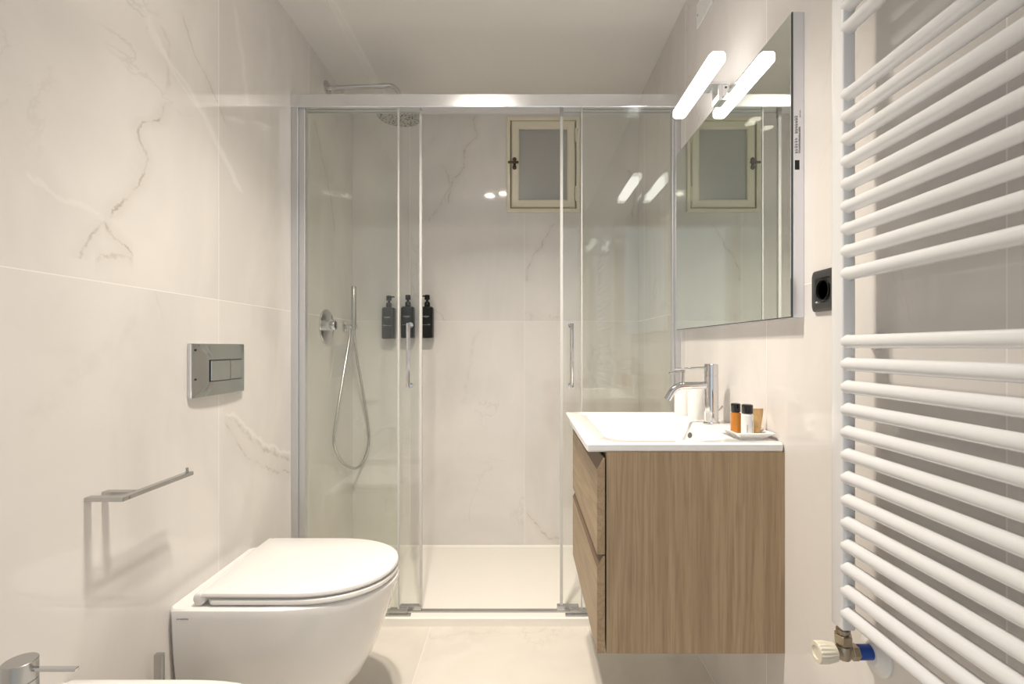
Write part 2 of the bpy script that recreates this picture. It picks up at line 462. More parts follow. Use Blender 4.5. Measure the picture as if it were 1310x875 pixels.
SX0, SX1, SZ0, SZ1 = WX0 + 0.026, WX1 - 0.026, WZ0 + 0.026, WZ1 - 0.020
sash = struct('sash', picture_frame(bmesh.new(), SX0, SX1, SZ0, SZ1, 0.041, YF - 0.008, YF + 0.035, 0.006), 'cream_paint', win)
pane = sub('pane', BX(SX0 + 0.035, SX1 - 0.035, YF + 0.012, YF + 0.018, SZ0 + 0.035, SZ1 - 0.035), 'frost', sash); pane['label'] = 'frosted grey pane'
zl = FW(0, 210)[1]; xl = SX0 + 0.016
bm = BX(xl - 0.007, xl + 0.007, YF - 0.013, YF - 0.007, zl - 0.026, zl + 0.026, bev=0.002)
for dz in (-0.021, 0.021): lathe(bm, (xl, YF - 0.008, zl + dz), (0, -1, 0), [(0, 0.011), (0.004, 0.011), (0.006, 0.007)], 16)
cyl(bm, (xl, YF - 0.01, zl), (xl, YF - 0.03, zl), 0.006, n=14); box(bm, xl - 0.034, xl + 0.022, YF - 0.032, YF - 0.024, zl - 0.006, zl + 0.006, bev=0.003)
la = struct('window_latch', bm, 'bronze', win, smooth=True); la['label'] = 'dark bronze turn latch'
for zz in (SZ0 + 0.07, SZ1 - 0.08):
    bm = CY((SX1 + 0.004, YF - 0.012, zz - 0.03), (SX1 + 0.004, YF - 0.012, zz + 0.03), 0.005, n=12)
    for e in (-0.034, 0.034): lathe(bm, (SX1 + 0.004, YF - 0.012, zz + e), (0, 0, 1), [(-0.005, 0.003), (0, 0.0055), (0.005, 0.003)], 12)
    struct('hinge', bm, 'cream_paint', win, smooth=True)

# ------------------------------------------------------------------ ceiling spots
def downlight(x, y, watts, col, label, group):
    t = thing('recessed_downlight', label, 'ceiling light', (x, y, ZC), group)
    obj('trim_ring', lathe(bmesh.new(), (x, y, ZC), (0, 0, -1), [(0.0, 0.046), (0.004, 0.046), (0.006, 0.042), (0.006, 0.036), (0.001, 0.034)], 32), 'white_plastic', t, True)
    obj('lens', lathe(bmesh.new(), (x, y, ZC), (0, 0, -1), [(0.0, 0.036), (0.004, 0.035), (0.005, 0.02)], 32), 'lens', t, True)
    L = bpy.data.lights.new('downlight_lamp', 'AREA'); L.shape = 'DISK'; L.size = 0.07; L.energy = watts; L.color = col; L.spread = math.radians(100)
    o = bpy.data.objects.new('downlight_lamp', L); C.objects.link(o)
    o.parent = t; o.location = (0, 0, -0.010)
    o.rotation_euler = (math.radians(14), math.radians(-5), 0)      # gimbal spots, turned a little towards the shower
downlight(-0.275, 0.96, SPOT_W, SPOT_COL, 'left one of the pair of round ceiling spots mirrored in the tiles', 'ceiling spots')
downlight(-0.155, 1.02, SPOT_W, SPOT_COL, 'right one of the pair of round ceiling spots mirrored in the tiles', 'ceiling spots')

# ------------------------------------------------------------------ shower tray
bm = bmesh.new()
y0, y1 = 1.855, YF; x0, x1 = XL, XR
loft(bm, [rrect(x0, x1, y0, y1, 0.004, 0.0, 4), rrect(x0, x1, y0, y1, 0.004, 0.030, 4), rrect(x0 + .004, x1 - .004, y0 + .004, y1 - .001, 0.004, 0.034, 4),
          rrect(x0 + .004, x1 - .004, y0 + .055, y1 - .001, 0.004, 0.034, 4), rrect(x0 + .012, x1 - .012, y0 + .066, y1 - .008, 0.012, 0.026, 4), rrect(x0 + .4, x1 - .4, y0 + .3, y1 - .3, 0.01, 0.020, 4)])
tag(obj('shower_tray', bm, 'tray', None), 'low cream shower tray with raised front lip under the glass screen', 'shower tray')

# ------------------------------------------------------------------ shower screen
scr = thing('shower_enclosure', 'chrome framed sliding glass shower screen with its doors open in the middle', 'shower screen', (-0.14, YG, 0.034))
zr0, zr1 = H + (PV - 140) / F * YG, H + (PV - 123.5) / F * YG
g0 = 0.050                                          # glass bottom
bm = BX(XL, XR, YG - 0.02, YG + 0.035, zr0, zr1, bev=0.002); box(bm, XL + 0.05, XR - 0.03, YG - 0.021, YG - 0.0195, zr0 + 0.004, zr0 + 0.006)
obj('top_rail', bm, 'aluminium', scr)
bm = BX(XL, XL + 0.026, YG - 0.016, YG + 0.03, 0.034, zr1 - 0.004, bev=0.002); box(bm, XL + 0.026, XL + 0.050, YG - 0.008, YG + 0.016, 0.034, zr0, bev=0.002)
obj('wall_profile', bm, 'profile', scr)
bm = BX(XR - 0.02, XR, YG - 0.016, YG + 0.03, 0.034, zr0, bev=0.002); box(bm, XR - 0.03, XR - 0.02, YG - 0.008, YG + 0.016, 0.034, zr0, bev=0.002)
obj('wall_profile', bm, 'profile', scr)
def XP(u, y): return (u - PU) / F * y
ya, yb = YG, YG + 0.024                             # fixed glass, sliding glass
fl = obj('fixed_panel', BX(XL + 0.045, XP(509, ya), ya - 0.003, ya + 0.003, g0, zr0), 'glass', scr)
sub('edge_strip', BX(XP(509, ya), XP(511, ya), ya - 0.004, ya + 0.004, g0, zr0), 'seal', fl)
fr = obj('fixed_panel', BX(XP(745, ya), XR - 0.025, ya - 0.003, ya + 0.003, g0, zr0), 'glass', scr)
sub('edge_strip', BX(XP(743.5, ya), XP(745, ya), ya - 0.004, ya + 0.004, g0, zr0), 'seal', fr)
def handle(ux, y, part):
    z0, z1 = H - (493 - PV) / F * y, H - (416 - PV) / F * y
    x = XP(ux, y - 0.05)
    yh = y - 0.042
    bm = CY((x, yh, z0 - 0.004), (x, yh, z1 + 0.006), 0.0075, n=18, bev=0.002)
    for z in (z0, z1): cyl(bm, (x, yh, z), (x, y - 0.003, z), 0.006, n=14); cyl(bm, (x, y - 0.008, z), (x, y - 0.003, z), 0.011, n=18)
    h = sub('door_handle', bm, 'chrome', part, True)
    # matching knob plates on the inner side
    return h
sl = obj('sliding_door', BX(XP(392, yb), XP(537, yb), yb - 0.003, yb + 0.003, g0, zr0), 'glass', scr)
sub('door_seal', BX(XP(537, yb), XP(540, yb), yb - 0.007, yb + 0.007, g0, zr0 - 0.01), 'seal', sl)
handle(521.5, ya - 0.004, sl)
srd = obj('sliding_door', BX(XP(720, yb), XR - 0.03, yb - 0.003, yb + 0.003, g0, zr0), 'glass', scr)
sub('door_seal', BX(XP(716.5, yb), XP(720, yb), yb - 0.007, yb + 0.007, g0, zr0 - 0.02), 'seal', srd)
sub('seal_clip', BX(XP(716, yb), XP(720.5, yb), yb - 0.008, yb + 0.008, zr0 - 0.02, zr0), 'seal_grey', srd)
handle(732, ya - 0.004, srd)
obj('sill_track', BX(XL + 0.05, XR - 0.03, YG + 0.010, YG + 0.030, 0.033, 0.040, bev=0.001), 'satin_chrome', scr)
for xa, sgn in ((XP(510, ya), 1), (XP(741, ya), -1)):
    bm = BX(xa - 0.035, xa + 0.035, ya - 0.012, ya + 0.012, 0.034, 0.056, bev=0.003)
    box(bm, min(xa, xa + sgn * 0.085), max(xa, xa + sgn * 0.085), ya + 0.012, ya + 0.03, 0.040, 0.060, bev=0.002)
    box(bm, xa - 0.055, xa + 0.05, ya - 0.018, ya - 0.004, 0.034, 0.042, bev=0.002)
    obj('floor_guide', bm, 'satin_chrome', scr)

# ------------------------------------------------------------------ rain shower
ys = 2.20; zsr = H + (PV - 113) / F * ys
rs = thing('rain_shower', 'round chrome rain shower head on a curved wall arm above the screen', 'shower head', (XL, ys, zsr))
obj('wall_flange', lathe(bmesh.new(), (XL, ys, zsr), (1, 0, 0), [(0, 0.033), (0.008, 0.033), (0.012, 0.028), (0.014, 0.014), (0.02, 0.013)], 32), 'chrome', rs, True)
xh = XP(511, ys)
pts = [(XL + 0.01, ys, zsr), (XL + 0.10, ys, zsr + 0.004), (xh - 0.05, ys, zsr + 0.013)]
for i in range(1, 9):
    a = PI / 2 * i / 8
    pts.append((xh - 0.05 + 0.05 * math.sin(a), ys, zsr + 0.013 - 0.05 * (1 - math.cos(a))))
zhd = H + (PV - 150) / F * ys
pts.append((xh, ys, zhd + 0.03))
obj('shower_arm', tube(bmesh.new(), pts, 0.0105, 18), 'chrome', rs, True)
hd = obj('shower_head', lathe(bmesh.new(), (xh, ys, zhd), (0, 0, 1), [(0, 0.098), (0.003, 0.100), (0.008, 0.100), (0.011, 0.095), (0.013, 0.03), (0.022, 0.02), (0.045, 0.017)], 48), 'chrome', rs, True)
sub('nozzle_plate', lathe(bmesh.new(), (xh, ys, zhd + 0.001), (0, 0, -1), [(0, 0.094), (0.003, 0.093)], 48), 'nozzles', hd)

# shower mixer
ym, zm = LW(417, 418)
mx = thing('shower_mixer', 'round chrome shower mixer plate with lever on the left shower wall', 'shower mixer', (XL, ym, zm))
obj('face_plate', lathe(bmesh.new(), (XL, ym, zm), (1, 0, 0), [(0, 0.079), (0.005, 0.079), (0.008, 0.076), (0.009, 0.02)], 48), 'chrome', mx, True)
obj('mixer_body', lathe(bmesh.new(), (XL + 0.008, ym, zm + 0.006), (1, 0, 0), [(0, 0.024), (0.034, 0.024), (0.038, 0.021), (0.04, 0.012)], 32), 'chrome', mx, True)
obj('lever', CY((XL + 0.035, ym, zm + 0.006), (XL + 0.035, ym - 0.062, zm + 0.006), 0.006, 0.0055, 16, 0.001), 'chrome', mx, True)

# hand shower
yh_, zh_ = LW(440, 418)
xk = XP(454, yh_)
hs = thing('hand_shower', 'slim chrome stick hand shower with looped hose hanging on the left shower wall', 'hand shower', (XL, yh_, zh_))
bm = lathe(bmesh.new(), (XL, yh_, zh_), (1, 0, 0), [(0, 0.026), (0.006, 0.026), (0.009, 0.022), (0.010, 0.011), (xk - XL + 0.008, 0.011), (xk - XL + 0.010, 0.009)], 28)
cyl(bm, (XL + 0.03, yh_, zh_ - 0.008), (XL + 0.03, yh_, zh_ - 0.045), 0.008, n=16)
obj('wall_outlet', bm, 'chrome', hs, True)
ztop = H + (PV - 367) / F * yh_
yst = yh_ - 0.016
obj('handset', lathe(bmesh.new(), (xk, yst, zh_ - 0.02), (0, 0, 1), [(0, 0.008), (0.02, 0.009), (0.025, 0.0115), (ztop - zh_ + 0.018, 0.0125), (ztop - zh_ + 0.02, 0.011)], 20), 'satin_chrome', hs, True)
hp = [(XL + 0.03, yh_, zh_ - 0.045)]
for u, v, x in ((441, 470, -0.860), (431, 530, -0.862), (427, 562, -0.862), (431, 580, -0.86), (441, 594, -0.855), (455, 599, -0.845), (466, 590, -0.83), (473, 570, -0.80), (472, 545, -0.80), (464, 500, -0.815), (457, 460, -0.825)):
    y = x * F / (u - PU); hp.append((x, min(y, YF - 0.02), H - (v - PV) / F * y))
hp.append((xk, yst, zh_ - 0.02))
obj('shower_hose', tube(bmesh.new(), spline(hp, 8), 0.0068, 12), 'hose', hs, True)

# three soap bottles on the far wall
def soap_bottle(uc, spout, top, label, nm):
    y = YF - 0.045; x = XP(uc, y)
    zb = H - (433.5 - PV) / F * y + (0.004 if top else 0.0); W_ = 0.032; Dp = 0.030; hb = 0.161
    t = thing('soap_bottle', label, 'soap bottle', (x, y, zb), 'black pump bottles in the shower')
    rg = []
    for z, s in ((0, 0.90), (0.004, 1.0), (hb - 0.010, 1.0), (hb - 0.003, 0.93), (hb, 0.78)):
        rg.append(rrect(x - W_ * s, x + W_ * s, y - Dp * s, y + Dp * s, 0.016 * s, zb + z, 6))
    obj('bottle_body', loft(bmesh.new(), rg), 'black', t, True)
    bm = lathe(bmesh.new(), (x, y, zb + hb - 0.001), (0, 0, 1), [(0, 0.0145), (0.020, 0.0145), (0.026, 0.011), (0.028, 0.006), (0.036, 0.006), (0.037, 0.0135), (0.060, 0.0135), (0.062, 0.011)], 20)
    sx, sy = spout
    cyl(bm, (x, y, zb + hb + 0.056), (x + sx * 0.034, y + sy * 0.034, zb + hb + 0.054), 0.0045, 0.0035, 12)
    obj('pump', bm, 'black', t, True)
    bm = glyphs(bmesh.new(), lambda s, h, dd: (x - 0.017 + s, y - Dp - dd, zb + 0.108 + h), 0.034, 0.0055, 9, seed=3)
    obj('brand_print', bm, 'white_print', t)
    bm = glyphs(bmesh.new(), lambda s, h, dd: (x - 0.008 + s, y - Dp - dd, zb + 0.1045 + h), 0.016, 0.002, 6, seed=4)
    obj('small_print', bm, 'white_print', t)
    bm = glyphs(bmesh.new(), lambda s, h, dd: (x - 0.021 + s, y - Dp - dd, zb + 0.066 + h), 0.042, 0.0028, 14, seed=nm)
    glyphs(bm, lambda s, h, dd: (x + (-0.021 if nm == 5 else 0.010) + s, y - Dp - dd, zb + 0.068 + h), 0.011, 0.004, 3, seed=nm + 1)
    obj('contents_print', bm, 'white_print', t)
    obj('wall_bracket', BX(x - 0.014, x + 0.014, y + Dp - 0.004, YF, zb + 0.03, zb + 0.12, bev=0.002), 'black', t)
soap_bottle(497.5, (0.9, -0.3), False, 'leftmost black pump bottle on the far shower wall, nearest the hand shower', 5)
soap_bottle(522, (0, -1), True, 'middle black pump bottle on the far shower wall, seen behind a door handle', 6)
soap_bottle(546.5, (-0.9, -0.3), True, 'rightmost black pump bottle on the far shower wall, in the door opening', 7)

# ------------------------------------------------------------------ vanity
CX0, CX1, CY0, CY1, CZ0, CZ1 = 0.150, XR - 0.002, 1.125, 1.667, 0.826, 0.847
zb = 0.3586
van = thing('vanity_cabinet', 'wall hung oak vanity cabinet with two handleless drawers under the washbasin', 'vanity cabinet', (0.4, 1.4, zb))
bm = BX(0.196, XR, CY0, CY0 + 0.018, zb, CZ0); box(bm, 0.196, XR, CY1 - 0.018, CY1, zb, CZ0); box(bm, 0.196, XR, CY0 + 0.018, CY1 - 0.018, zb, zb + 0.018)
obj('cabinet_body', bevel_all(bm, 0.0006, 1), 'wood_v', van)
obj('gap_shade_panel', BX(0.1965, 0.206, CY0 + 0.018, CY1 - 0.018, zb + 0.018, CZ0 - 0.002), 'gap_shade', van)  # dark sheet behind the fronts, painted to read as shade in the gaps
fx0, fx1 = 0.174, 0.1922
def front(z0, z1):
    poly = [(fx0, z0), (fx1, z0), (fx1, z1), (fx1 - 0.004, z1), (fx0, z1 - 0.026)]
    bm = extrude_poly(bmesh.new(), poly, 'y', CY0 + 0.001, CY1 - 0.001)
    bevel_all(bm, 0.0007, 1)
    o = obj('drawer_front', bm, 'wood_h', van)
    q = 0.0006
    sub('grip_edge', extrude_poly(bmesh.new(), [(fx0 - .0003, z1 - .0262), (fx0 + .001, z1 - .0270), (fx1 - .004, z1 - .002), (fx1 - .004, z1 + .0006)], 'y', CY0 + 0.0015, CY1 - 0.0015), 'grip_dark', o)
    sub('drawer_box', BX(0.1922, 0.1965, CY0 + 0.05, CY1 - 0.05, z0 + 0.03, z1 - 0.03), 'gap_shade', o)
front(0.588, 0.812); front(zb, 0.584)

# washbasin
bm = bmesh.new()
bx0, bx1, by0, by1 = 0.212, 0.502, 1.165, 1.628
rings = [rrect(bx0 + .13, bx1 - .13, by0 + .2, by1 - .2, .012, CZ1 - .105), rrect(bx0 + .07, bx1 - .07, by0 + .10, by1 - .10, .04, CZ1 - .102), rrect(bx0 + .022, bx1 - .022, by0 + .03, by1 - .03, .05, CZ1 - .070), rrect(bx0 - .008, bx1 + .008, by0 - .008, by1 + .008, .05, CZ0),
         rrect(CX0 + .004, CX1, CY0 + .004, CY1 - .004, .004, CZ0), rrect(CX0, CX1, CY0, CY1, .006, CZ0 + .004), rrect(CX0, CX1, CY0, CY1, .006, CZ1 - .004),
         rrect(CX0 + .004, CX1, CY0 + .004, CY1 - .004, .006, CZ1), rrect(bx0 - .006, bx1 + .006, by0 - .006, by1 + .006, .055, CZ1),
         rrect(bx0, bx1, by0, by1, .05, CZ1 - .004)]
for dz, ix, iy, r in ((.02, .005, .006, .05), (.04, .012, .014, .052), (.058, .022, .028, .056), (.072, .036, .046, .06), (.083, .054, .07, .06), (.091, .075, .10, .055), (.096, .10, .14, .035), (.098, .125, .2, .015)):
    rings.append(rrect(bx0 + ix, bx1 - ix, by0 + iy, by1 - iy, r, CZ1 - dz))
loft(bm, rings)
wb = obj('washbasin', bm, 'ceramic', None, True)
tag(wb, 'white rectangular ceramic washbasin top on the oak vanity cabinet', 'washbasin')
zo, yo, xo = 0.812, 1.415, bx1 - 0.0095
nrm = Vector((-1, 0, 0.32)).normalized(); a_, b_ = Vector((0, 1, 0)), nrm.cross(Vector((0, 1, 0)))
c0 = Vector((xo, yo, zo))
bm = loft(bmesh.new(), [ring(c0 - nrm * 0.004, a_, b_, 0.019, 28, 0.0115), ring(c0 + nrm * 0.003, a_, b_, 0.019, 28, 0.0115), ring(c0 + nrm * 0.003, a_, b_, 0.0155, 28, 0.0085)])
sub('overflow_ring', bm, 'chrome', wb, True)
bm = loft(bmesh.new(), [ring(c0 + nrm * 0.002, a_, b_, 0.0155, 28, 0.0085), ring(c0 + nrm * 0.0036, a_, b_, 0.0150, 28, 0.0082)])
sub('overflow_hole', bm, 'black', wb)
sub('drain', lathe(bmesh.new(), ((bx0 + bx1) / 2, 1.40, CZ1 - 0.0975), (0, 0, 1), [(0, 0.032), (0.004, 0.032), (0.008, 0.026), (0.009, 0.01)], 28), 'chrome', wb, True)

# basin tap
tx, ty = 0.551, 1.412
tp = thing('basin_tap', 'tall chrome single lever tap with curved spout on the washbasin', 'tap', (tx, ty, CZ1))
obj('base_ring', lathe(bmesh.new(), (tx, ty, CZ1), (0, 0, 1), [(0, 0.0235), (0.004, 0.0235), (0.006, 0.021)], 32), 'chrome', tp, True)
obj('tap_body', lathe(bmesh.new(), (tx, ty, CZ1 + 0.004), (0, 0, 1), [(0, 0.0195), (0.135, 0.0195), (0.1355, 0.0180), (0.138, 0.0180), (0.1385, 0.0195), (0.168, 0.0195), (0.170, 0.0175)], 36), 'chrome', tp, True)
zsp = CZ1 + 0.112
sp = [(tx - 0.01, ty, zsp), (tx - 0.06, ty, zsp - 0.001), (tx - 0.085, ty, zsp - 0.002), (tx - 0.102, ty, zsp - 0.008), (tx - 0.115, ty, zsp - 0.020), (tx - 0.128, ty, zsp - 0.042)]
obj('spout', tube(bmesh.new(), spline(sp, 6), 0.0105, 18), 'chrome', tp, True)
obj('lever', CY((tx - 0.015, ty, CZ1 + 0.163), (tx - 0.105, ty + 0.006, CZ1 + 0.159), 0.0036, 0.0030, 12, 0.0006), 'chrome', tp, True)
obj('pop_up_rod', tube(bmesh.new(), [(tx + 0.017, ty, CZ1 + 0.035), (tx + 0.026, ty, CZ1 + 0.042), (tx + 0.034, ty, CZ1 + 0.050)], [0.002, 0.002, 0.0045], 10), 'chrome', tp, True)

# dispenser and tumbler
dx, dy = 0.531, 1.600
ds = thing('soap_dispenser', 'white cylindrical soap dispenser with metal pump beside the tap', 'soap dispenser', (dx, dy, CZ1))
obj('dispenser_body', lathe(bmesh.new(), (dx, dy, CZ1), (0, 0, 1), [(0, 0.026), (0.003, 0.0275), (0.090, 0.0275), (0.094, 0.0255), (0.095, 0.012)], 32), 'matt_white', ds, True)
bm = lathe(bmesh.new(), (dx, dy, CZ1 + 0.094), (0, 0, 1), [(0, 0.0150), (0.010, 0.0150), (0.012, 0.0125), (0.014, 0.0045), (0.045, 0.0045), (0.046, 0.0075), (0.053, 0.0075), (0.054, 0.006)], 20)
cyl(bm, (dx, dy, CZ1 + 0.144), (dx - 0.050, dy - 0.015, CZ1 + 0.138), 0.003, n=10)
obj('pump', bm, 'satin_chrome', ds, True)
ux, uy = 0.542, 1.505
tag(obj('tumbler', lathe(bmesh.new(), (ux, uy, CZ1), (0, 0, 1), [(0, 0.025), (0.003, 0.0265), (0.093, 0.0275), (0.095, 0.027), (0.095, 0.0245), (0.008, 0.024), (0.006, 0.01)], 32), 'matt_white', None, True),
    'plain white tumbler partly hidden behind the chrome tap', 'tumbler')

# amenity dish with two bottles and a sachet
hx0, hx1, hy0, hy1 = 0.508, 0.604, 1.150, 1.262
bm = loft(bmesh.new(), [rrect(hx0 + .018, hx1 - .018, hy0 + .018, hy1 - .018, .004, CZ1, 3), rrect(hx0 + .018, hx1 - .018, hy0 + .018, hy1 - .018, .004, CZ1 + .003, 3), rrect(hx0, hx1, hy0, hy1, .008, CZ1 + .017, 3), rrect(hx0 + .003, hx1 - .003, hy0 + .003, hy1 - .003, .007, CZ1 + .018, 3), rrect(hx0 + .020, hx1 - .020, hy0 + .020, hy1 - .020, .004, CZ1 + .0062, 3)])
tag(obj('amenity_dish', bm, 'ceramic'), 'small square white dish holding toiletries on the corner of the washbasin', 'dish')
zd = CZ1 + 0.0064
def mini(x, y, mat, ht, r, label, cat):
    t = thing('toiletry_bottle', label, cat, (x, y, zd), 'little toiletry bottles in the dish')
    obj('bottle_body', lathe(bmesh.new(), (x, y, zd), (0, 0, 1), [(0, r - .002), (.002, r), (ht, r), (ht + .002, r - .003), (ht + .004, r - .004)], 28), mat, t, True)
    obj('cap', lathe(bmesh.new(), (x, y, zd + ht + .0035), (0, 0, 1), [(0, r - .0015), (.001, r - .001), (.020, r - .001), (.0215, r - .003)], 28), 'black_gloss', t, True)
    return t
mini(0.5385, 1.222, 'amber', 0.050, 0.0125, 'amber toiletry bottle with black cap at the back of the white dish', 'toiletry bottle')
tb = mini(0.549, 1.182, 'label_white', 0.052, 0.0140, 'white toiletry bottle with black cap in front of the amber one', 'toiletry bottle')
def on_bottle(cx, cy, r):
    def f(s, h, dd):
        a = -PI / 2 - 0.5 + h / r
        return (cx + (r + dd) * math.cos(a), cy + (r + dd) * math.sin(a), zd + s)
    return f
bm = glyphs(bmesh.new(), on_bottle(0.549, 1.182, 0.0140), 0.030, 0.0030, 9, seed=11, depth=0.0004)
def shift(fn, dh, ds_): return lambda s, h, dd: fn(s + ds_, h + dh, dd)
glyphs(bm, shift(on_bottle(0.549, 1.182, 0.0140), 0.013, 0.010), 0.030, 0.0022, 12, seed=12, depth=0.0004)
obj('label_print', bm, 'grey_print', tb)
# kraft tube: flat crimped top, fuller foot
rg = []
for z, wd, tk in ((0, .013, .010), (.004, .0145, .011), (.020, .0150, .009), (.038, .0170, .005), (.052, .0185, .0016), (.064, .0185, .0012)):
    c = Vector((0.578 + z * 0.05, 1.205, zd + z))
    rg.append([c + Vector((wd * math.cos(2 * PI * i / 24), tk * math.sin(2 * PI * i / 24), 0)) for i in range(24)])
tag(obj('toiletry_tube', loft(bmesh.new(), rg), 'kraft', None, True), 'tan paper toiletry tube leaning by the wall behind the white bottle', 'toiletry tube')

# ------------------------------------------------------------------ mirror and its lamp
MY0, MY1, MZ0, MZ1, MX = 1.0476, 1.83, H + 0.064, H + 0.725, 0.5846
mi = thing('wall_mirror', 'large rectangular wall mirror with pale metal edge above the washbasin', 'mirror', (XR, 1.44, MZ0))
bm = BX(MX + 0.001, XR, MY0, MY1, MZ0, MZ1, bev=0.0012)
fr_ = obj('mirror_frame', bm, 'mirror_edge', mi)
gl_ = obj('mirror_glass', BX(MX - 0.003, MX - 0.001, MY0 + 0.0022, MY1 - 0.0022, MZ0 + 0.0022, MZ1 - 0.0022), 'mirror', mi)
sub('backing', BX(MX - 0.0012, MX + 0.001, MY0 + 0.0002, MY1 - 0.0002, MZ0 + 0.0002, MZ1 - 0.0002), 'anthracite', gl_)
# printed production text and a black square on the near edge
def edge_at(x_off, z): return lambda s, h, dd: (MX + x_off - h, MY0 - dd, z + s)
k = MY0 / F
zt0 = H - (196 - PV) * k; zt1 = H - (147 - PV) * k
bm = glyphs(bmesh.new(), edge_at(0.0105, zt0), (zt1 - zt0) * 0.42, 0.0075, 6, seed=21)
glyphs(bm, edge_at(0.0105, zt0 + (zt1 - zt0) * 0.52), (zt1 - zt0) * 0.48, 0.0075, 7, seed=25)
glyphs(bm, edge_at(0.0165, zt0), (zt1 - zt0) * 0.70, 0.0045, 18, gap=0.05, seed=22)
glyphs(bm, edge_at(0.0170, H - (150 - PV) * k), 0.016, 0.002, 8, seed=23)
sub('edge_print', bm, 'grey_print', fr_)
sub('edge_sticker', BX(MX + 0.005, MX + 0.0145, MY0 - 0.0008, MY0, H - (217 - PV) * k, H - (205 - PV) * k), 'black', fr_)

ly0, ly1 = 1.272, 1.600; lx, lz = 0.516, H + 0.765
lp = thing('mirror_lamp', 'glowing white bar lamp on a chrome arm clipped over the mirror', 'mirror lamp', (MX, 1.43, MZ1))
bm = bmesh.new(); hw, hh = 0.021, 0.0145
rg = []
for y, s in ((ly0, 0.55), (ly0 + 0.004, 0.8), (ly0 + 0.012, 1.0), (ly1 - 0.012, 1.0), (ly1 - 0.004, 0.8), (ly1, 0.55)):
    rg.append([(lx + p[0] * (0.5 + s / 2), y, lz + p[1] * (0.5 + s / 2)) for p in ((-hw, -hh * .6), (-hw * .7, -hh), (hw * .7, -hh), (hw, -hh * .6), (hw, hh * .6), (hw * .7, hh), (-hw * .7, hh), (-hw, hh * .6))])
obj('diffuser', loft(bm, rg), 'diffuser', lp)
obj('lamp_arm', BX(lx + 0.020, MX + 0.012, 1.40, 1.455, lz - 0.004, lz + 0.004, bev=0.0015), 'aluminium', lp)
bm = BX(MX - 0.016, MX - 0.0035, 1.405, 1.45, MZ1 - 0.009, lz - 0.003, bev=0.001); box(bm, MX - 0.006, MX + 0.016, 1.405, 1.45, MZ1 + 0.0006, lz - 0.003, bev=0.001)
obj('mirror_clip', bm, 'chrome', lp)
sub_screw = obj('clip_screw', lathe(bmesh.new(), (MX + 0.006, 1.405, lz - 0.012), (0, -1, 0), [(0, 0.003), (0.001, 0.003), (0.0015, 0.002)], 12), 'black', lp)

# white cover plate near the ceiling
ca, cb = 1.545, 1.68; cz0, cz1 = H + 1.10, H + 1.185
cp = thing('junction_cover', 'small white rectangular cover plate high on the right wall near the ceiling', 'cover plate', (XR, (ca + cb) / 2, cz0))
obj('plate', BX(XR - 0.006, XR, ca, cb, cz0, cz1, bev=0.002), 'white_plastic', cp)
for y in (ca + 0.012, cb - 0.012): obj('screw', lathe(bmesh.new(), (XR - 0.006, y, (cz0 + cz1) / 2), (-1, 0, 0), [(0, 0.004), (0.0008, 0.004), (0.001, 0.002)], 14), 'grey_print', cp)

# ------------------------------------------------------------------ wall socket
so = thing('wall_socket', 'black square power socket on the right wall half hidden behind the radiator', 'power socket', (XR, 0.972, 1.184))
sy0, sy1, sz0, sz1 = 0.928, 1.009, 1.1425, 1.2255
def yz_rr(x, y0, y1, z0, z1, r, k=6): return [(x, p[0], p[1]) for p in rrect(y0, y1, z0, z1, r, 0, k)]
obj('face_plate', loft(bmesh.new(), [yz_rr(XR, sy0, sy1, sz0, sz1, .008), yz_rr(XR - .006, sy0, sy1, sz0, sz1, .008), yz_rr(XR - .010, sy0 + .005, sy1 - .005, sz0 + .005, sz1 - .005, .008), yz_rr(XR - .010, sy0 + .016, sy1 - .016, sz0 + .016, sz1 - .016, .006), yz_rr(XR - .007, sy0 + .018, sy1 - .018, sz0 + .018, sz1 - .018, .006)]), 'anthracite', so, True)
cyy, czz = (sy0 + sy1) / 2, (sz0 + sz1) / 2
bm = lathe(bmesh.new(), (XR - 0.006, cyy, czz), (-1, 0, 0), [(0, 0.0215), (0.005, 0.0215), (0.0055, 0.0195), (0.001, 0.0185)], 32)
obj('socket_insert', bm, 'black', so, True)

# ------------------------------------------------------------------ towel radiator
px0, px1, py0, py1 = 0.540, 0.5624, 0.8166, 0.8476
kb = (px0 + px1) / 2; kz = 620 / 0.8166
zlow = H - (808 - PV) / kz; ztopr = 1.80
yn0 = 0.33
ra = thing('towel_radiator', 'tall white tubular towel radiator in the right foreground', 'towel radiator', (kb, 0.6, zlow))
for y0, y1 in ((py0, py1), (yn0 - 0.031, yn0)):
    bm = BX(px0, px1, y0, y1, zlow, ztopr, bev=0.003, seg=3)
    obj('post', bm, 'enamel', ra, True)
vs = [437 + 29.08 * i for i in range(13)] + [350 - 28.7 * i for i in range(9)] + [34.5 - 28.7 * i for i in range(4)]
for v in sorted(vs):
    z = H - (v - PV) / kz
    bm = tube(bmesh.new(), [(kb, py0 + 0.004, z), (kb, py0 - 0.0005, z), (kb, py0 - 0.006, z), (kb, yn0 + 0.006, z), (kb, yn0 - 0.004, z)], [0.0128, 0.0125, 0.0112, 0.0112, 0.0128], 24)
    obj('bar', bm, 'enamel', ra, True)
for y in (py1 - 0.0155, yn0 - 0.0155):
    for z in (H - (437 - PV) / kz, 1.74):
        bm = CY((px1 - 0.002, y, z), (XR - 0.001, y, z), 0.008, n=14); cyl(bm, (XR - 0.006, y, z), (XR - 0.0005, y, z), 0.0145, n=18)
        obj('wall_bracket', bm, 'enamel', ra, True)

